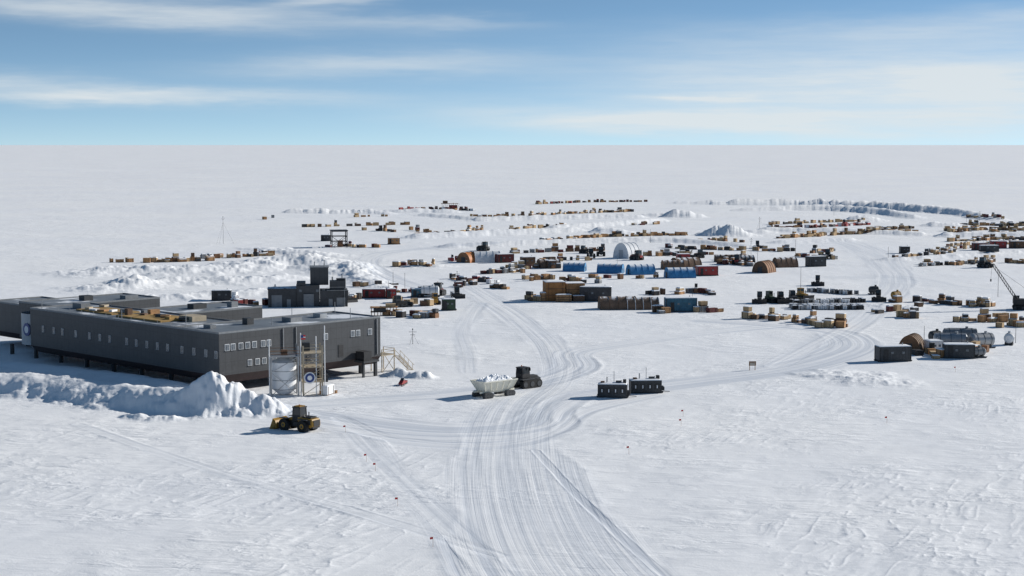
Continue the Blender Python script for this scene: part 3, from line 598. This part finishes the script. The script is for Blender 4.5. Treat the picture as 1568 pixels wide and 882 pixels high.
a=MB(); a.box(-6.2,0,0,7,7,4.6,"charcoal"); a.box(.3,.4,0,5.9,7,5.4,"cladding"); a.box(3.2,2,5.404,4.6,5.4,4.4,"cladding"); a.box(6.8,0,0,7,7,4.2,"charcoal"); a.box(7.8,-.5,4.204,4,4,2.3,"cladding"); a.obj("walls",parent=pp)
a=MB(); a.box(-6.2,0,4.604,7.3,7.3,.25,"dark_snowy"); a.box(-1.4,-.2,5.404,2.2,5.2,.9,"charcoal"); a.box(3.2,2,9.81,4.9,5.6,.25,"grey"); a.box(8.6,0,6.51,2.2,2.4,.5,"charcoal"); 
for px,pz,h_ in ((2,9.9,1.4),(4.5,9.9,1.8),(6.5,4.2,3.2),(9.8,4.2,2.8),(9,6.5,1.5),(-8,4.6,1)): a.cyl((px,.5,pz),(px,.5,pz+h_),.16,"steel",8)
a.obj("roof",parent=pp)
a=MB(); 
for px,w_,h_ in ((-7.5,2.6,3.2),(-4.5,1.0,2.1),(.5,2.6,3.4),(6,1,2.1),(8.6,2.2,2.4)): a.box(px,-3.53,.0,w_,.08,h_,"grey")
for px in (-1.6,2.7,4.2): a.box(px,-3.14,3.9,.7,.08,.6,"winglass")
for k in range(6): a.bar((9.5,-3.7-.1*k,0),(9.5,-3.7-.1*k,4.8-k*.5),.05,"steel")
a.bar((5,-3.9,4.3),(10.5,-3.9,4.3),.06,"steel"); a.bar((5,-3.9,5.1),(10.5,-3.9,5.1),.05,"steel")
a.obj("doors_and_windows",parent=pp)
m=MB()
for i in (-1,1):
    for j in (-1,1): m.box(i*3,j*3,-.5,.35,.35,7.2,"black")
for z in (2.3,4.4,6.4):
    for e in (-3,3): m.bar((-3,e,z),(3,e,z),.16,"black"); m.bar((e,-3,z),(e,3,z),.16,"black")
for e in (-3,3): m.bar((-3,e,0),(3,e,4.4),.1,"black"); m.bar((3,e,0),(-3,e,4.4),.1,"black")
m.box(0,0,6.5,6.8,6.8,.35,"black"); m.box(.5,0,.2,2,2,2.4,"rust"); put(m,"steel_frame_tower",519,378,.2)
m=MB(); 
for i in range(5): m.box(-5+i*2.4,0,0,.2,.2,3.6+.4*(i%2),"rust"); m.bar((-5+i*2.4,0,0),(-3.5+i*2.4,0,3.4),.1,"rust")
m.box(-.2,0,3.4,11,3,.25,"rust"); m.box(-3,0,3.7,3,2.4,1.6,"wood_dark"); m.box(2,1,0,5,3,2.5,"maroon"); put(m,"cargo_rack",689,320,.1)
m=MB()
for k in range(9): m.box(-3+k*.75,0,0,.18,.18,2.2+R.uniform(-.2,.3),"wood"); 
m.box(0,0,2.0,6.6,2.6,.15,"wood"); m.box(0,0,.9,6.4,2.4,.12,"wood_dark"); m.box(-1,0,1.05,3,2,.8,"charcoal"); m.box(1.6,0,2.16,2.4,1.8,.7,"ply"); put(m,"timber_staging",588,483,.1)
# ================================================================== cargo rows
rows=[([(172,402),(200,401)],5,PALD),([(222,402),(270,401),(330,399)],22,PAL1),([(310,396),(350,394)],8,PALD),([(352,394),(418,391)],15,PALD),
 ([(612,407),(662,409)],12,PALD),([(690,427),(760,433)],14,PALR),([(755,441),(778,442)],5,PAL1),([(752,420),(800,416)],12,PALD),([(690,398),(720,402)],6,PALR),([(770,412),(860,410)],14,PALD),
 ([(808,430),(850,427)],8,PAL1),([(860,430),(915,434)],8,PALD),([(905,424),(960,428),(1010,424)],6,PALD),([(805,458),(835,462)],5,PAL1),([(985,452),(1060,448),(1085,453)],12,PALD),([(1060,478),(1090,476)],6,PALD),([(1005,480),(1020,480)],4,PALD),
 ([(1145,486),(1197,491)],11,PAL1),([(1212,493),(1255,498),(1294,501)],15,PAL1),([(1380,486),(1408,487)],4,PAL1),([(1460,492),(1500,493),(1562,490)],13,PAL1),([(1538,498),(1568,500)],6,PAL1),([(1482,468),(1523,470)],9,PAL1),([(1400,461),(1478,468)],9,PALD),([(1330,480),(1400,476)],6,PALD),
 ([(1100,404),(1155,407)],14,PALD),([(1095,399),(1150,396)],8,PAL1),([(990,392),(1090,390)],16,PALD),([(810,400),(905,398)],13,PALD),([(1155,384),(1220,385)],10,PALD),([(1215,392),(1280,398)],12,PALD),
 ([(570,455),(610,446),(680,448)],12,PALR),([(520,462),(548,458)],6,PALD),([(350,462),(400,468)],9,PALR),([(600,482),(655,486)],10,PALD),([(640,486),(665,487)],5,PALD),([(610,462),(650,470)],8,PAL1),([(545,440),(600,437)],4,PALD),([(690,440),(745,434)],8,PALR),
 ([(505,377),(580,379)],12,PALD),([(1408,405),(1460,406),(1530,400)],20,PAL1),([(1375,398),(1420,392),(1470,386)],16,PALD),([(1420,387),(1500,378),(1568,372)],22,PALD),([(1545,402),(1570,404)],6,PAL1),([(1458,378),(1540,372)],14,PAL1),
 ([(1420,469),(1360,462)],4,PAL1),([(1380,535),(1420,545),(1440,552)],7,PALD),([(1490,545),(1520,540)],5,PALD),([(505,605),(512,604)],2,PALR)]
for k,(p,n,pal) in enumerate(rows): cargo_row("cargo_crate_row",p,n,pal,seed=k*3,detail=p[0][1]>400)
far=[([(460,348),(540,346),(630,344)],18,PAL1,.3),([(610,322),(660,320),(728,323)],34,PALR,.3),([(820,313),(900,310),(992,309)],44,["ply","wood","red","charcoal","wood_dark","maroon"],.2),
 ([(722,332),(800,331),(880,327),(968,324)],60,PAL1,.5),([(640,360),(700,358),(735,352)],24,PAL1,.4),([(640,352),(660,357)],6,PALD,.4),([(775,353),(870,347)],16,PAL1,.5),([(880,365),(950,362),(1052,360)],42,["ply","wood","wood","cardboard","charcoal"],.2),
 ([(820,372),(880,366)],10,PALD,.6),([(965,345),(1010,343)],8,PALD,.3),([(1175,350),(1240,349),(1330,344)],40,PALR,.3),([(1178,344),(1250,341),(1325,339)],30,PAL1,.6),([(1195,365),(1290,359),(1402,356)],64,["ply","ply","wood","cardboard","wood_dark"],.2),([(1330,352),(1400,350)],20,PAL1,.3),
 ([(1450,354),(1510,352),(1575,353)],36,PAL1,.4),([(1452,362),(1520,359),(1575,361)],34,PAL1,.5),([(1455,370),(1530,367),(1575,368)],28,PAL1,.6),([(1480,333),(1535,338)],14,PALD,.6),([(1470,345),(1568,346)],26,PAL1,.6),([(408,338),(415,332)],2,PALD,0),
 ([(780,388),(840,386),(935,384)],20,PALD,.5),([(1020,380),(1140,384)],18,PALD,.5),([(530,333),(600,331)],5,PALD,.2),([(560,352),(610,356)],6,PAL1,.2),([(1240,388),(1285,384)],7,PALD,.3),([(1070,368),(1140,371)],8,PALD,.3)]
for k,(p,n,pal,cap) in enumerate(far): cargo_row("distant_cargo_row",p,n,pal,.9,1.8,1.2,3.0,cap,1.3,seed=100+k,detail=False,spread=.2)
def barrels(name,pts,n,rows_=2,seed=0):
    rr=random.Random(seed); P=[G(*p) for p in pts]; mb=MB(); oz=gh(*P[0]); L=math.dist(P[0],P[1]); dx=(P[1][0]-P[0][0])/L; dy=(P[1][1]-P[0][1])/L
    for k in range(n):
        for q in range(rows_):
            s=L*k/n+rr.uniform(-.3,.3); o=q*2.4+rr.uniform(-.2,.2); x=dx*s-dy*o; y=dy*s+dx*o
            mb.box(x,y,-.2,1.2,1.2,.35,"wood_dark",.2)
            c_=rr.choice(["black","charcoal","grey","steel","white"])
            for i in (-.3,.3):
                for j in (-.3,.3): mb.cyl((x+i,y+j,.15),(x+i,y+j,1.05),.28,c_,8); 
            if rr.random()<.5: snowcap(mb,x,y,1.06,1.1,1.1,0,.15)
    mb.obj(name,(P[0][0],P[0][1],oz-.05))
barrels("fuel_drum_row",[(1218,474),(1326,474)],17,3,1); barrels("fuel_drum_row",[(1218,466),(1330,463)],14,2,2); barrels("fuel_drum_row",[(1410,408),(1520,402)],18,1,3); barrels("fuel_drum_row",[(1240,447),(1310,452)],10,2,4); barrels("fuel_drum_row",[(692,452),(700,456)],4,1,5)
# ================================================================== poles, flags, signs
def pole(h_,c_="charcoal",r_=.06,cross=False,guy=False):
    m=MB(); m.cyl((0,0,-.5),(0,0,h_),r_,c_,6,r2=r_*.7)
    if cross: m.bar((-.8,0,h_-.4),(.8,0,h_-.4),.05,c_); m.bar((-.5,0,h_-1),(.5,0,h_-1),.05,c_); m.box(0,0,h_,.2,.2,.3,c_)
    if guy:
        for a in (0,2.1,4.2): m.bar((0,0,h_*.8),(h_*.4*math.cos(a),h_*.4*math.sin(a),0),.02,c_)
    return m
for u,v,h_,cr in [(342,373,11,True),(602,438,4,0),(595,452,4,0),(1163,352,6,True),(1218,396,7,0),(1160,400,5,0),(1226,440,6,0),(1528,455,7,0),(620,445,5,0),(510,440,5,0),(1480,340,5,0),(1360,398,4,0),(1150,390,6,True),(1500,338,5,True),(1060,470,5,0),(1415,520,3,0),(1555,525,4,0),(632,527,3,True),(1277,330,5,0),(1560,360,6,0),(996,372,6,0),(945,412,5,0),(700,444,5,True)]:
    put(pole(h_,cross=bool(cr),guy=bool(cr)),"antenna_mast",u,v)
def flag(c_="flagred",h_=1.1):
    m=MB(); m.cyl((0,0,-.3),(0,0,h_),.015,"wood",5); 
    a=[(0,0,h_),(0,0,h_-.24),(-.16,.03,h_-.25),(-.16,.03,h_-.02),(-.32,-.02,h_-.27),(-.32,-.02,h_-.04)]
    m.add(a,[(0,1,2,3),(3,2,4,5)],c_); m.add([(x,y+.008,z) for x,y,z in a],[(3,2,1,0),(5,4,2,3)],c_); return m
for u,v in [(529,662),(561,707),(575,722),(609,776),(663,838),(963,695),(1046,638),(1358,648),(1043,652),(1463,570)]:
    put(flag("flagred"),"marker_flag",u,v,R.uniform(-.4,.4))
m=MB(); m.box(-.5,0,-.3,.1,.1,2.0,"wood"); m.box(.5,0,-.3,.1,.1,2.0,"wood"); m.box(0,-.07,.9,1.3,.05,.8,"rust"); m.box(0,-.1,1.05,.9,.02,.12,"cream"); m.box(0,-.1,1.3,.9,.02,.12,"cream"); put(m,"information_sign",1152,567,.1)
print("ground verts",len(co),"station",LL,LR)
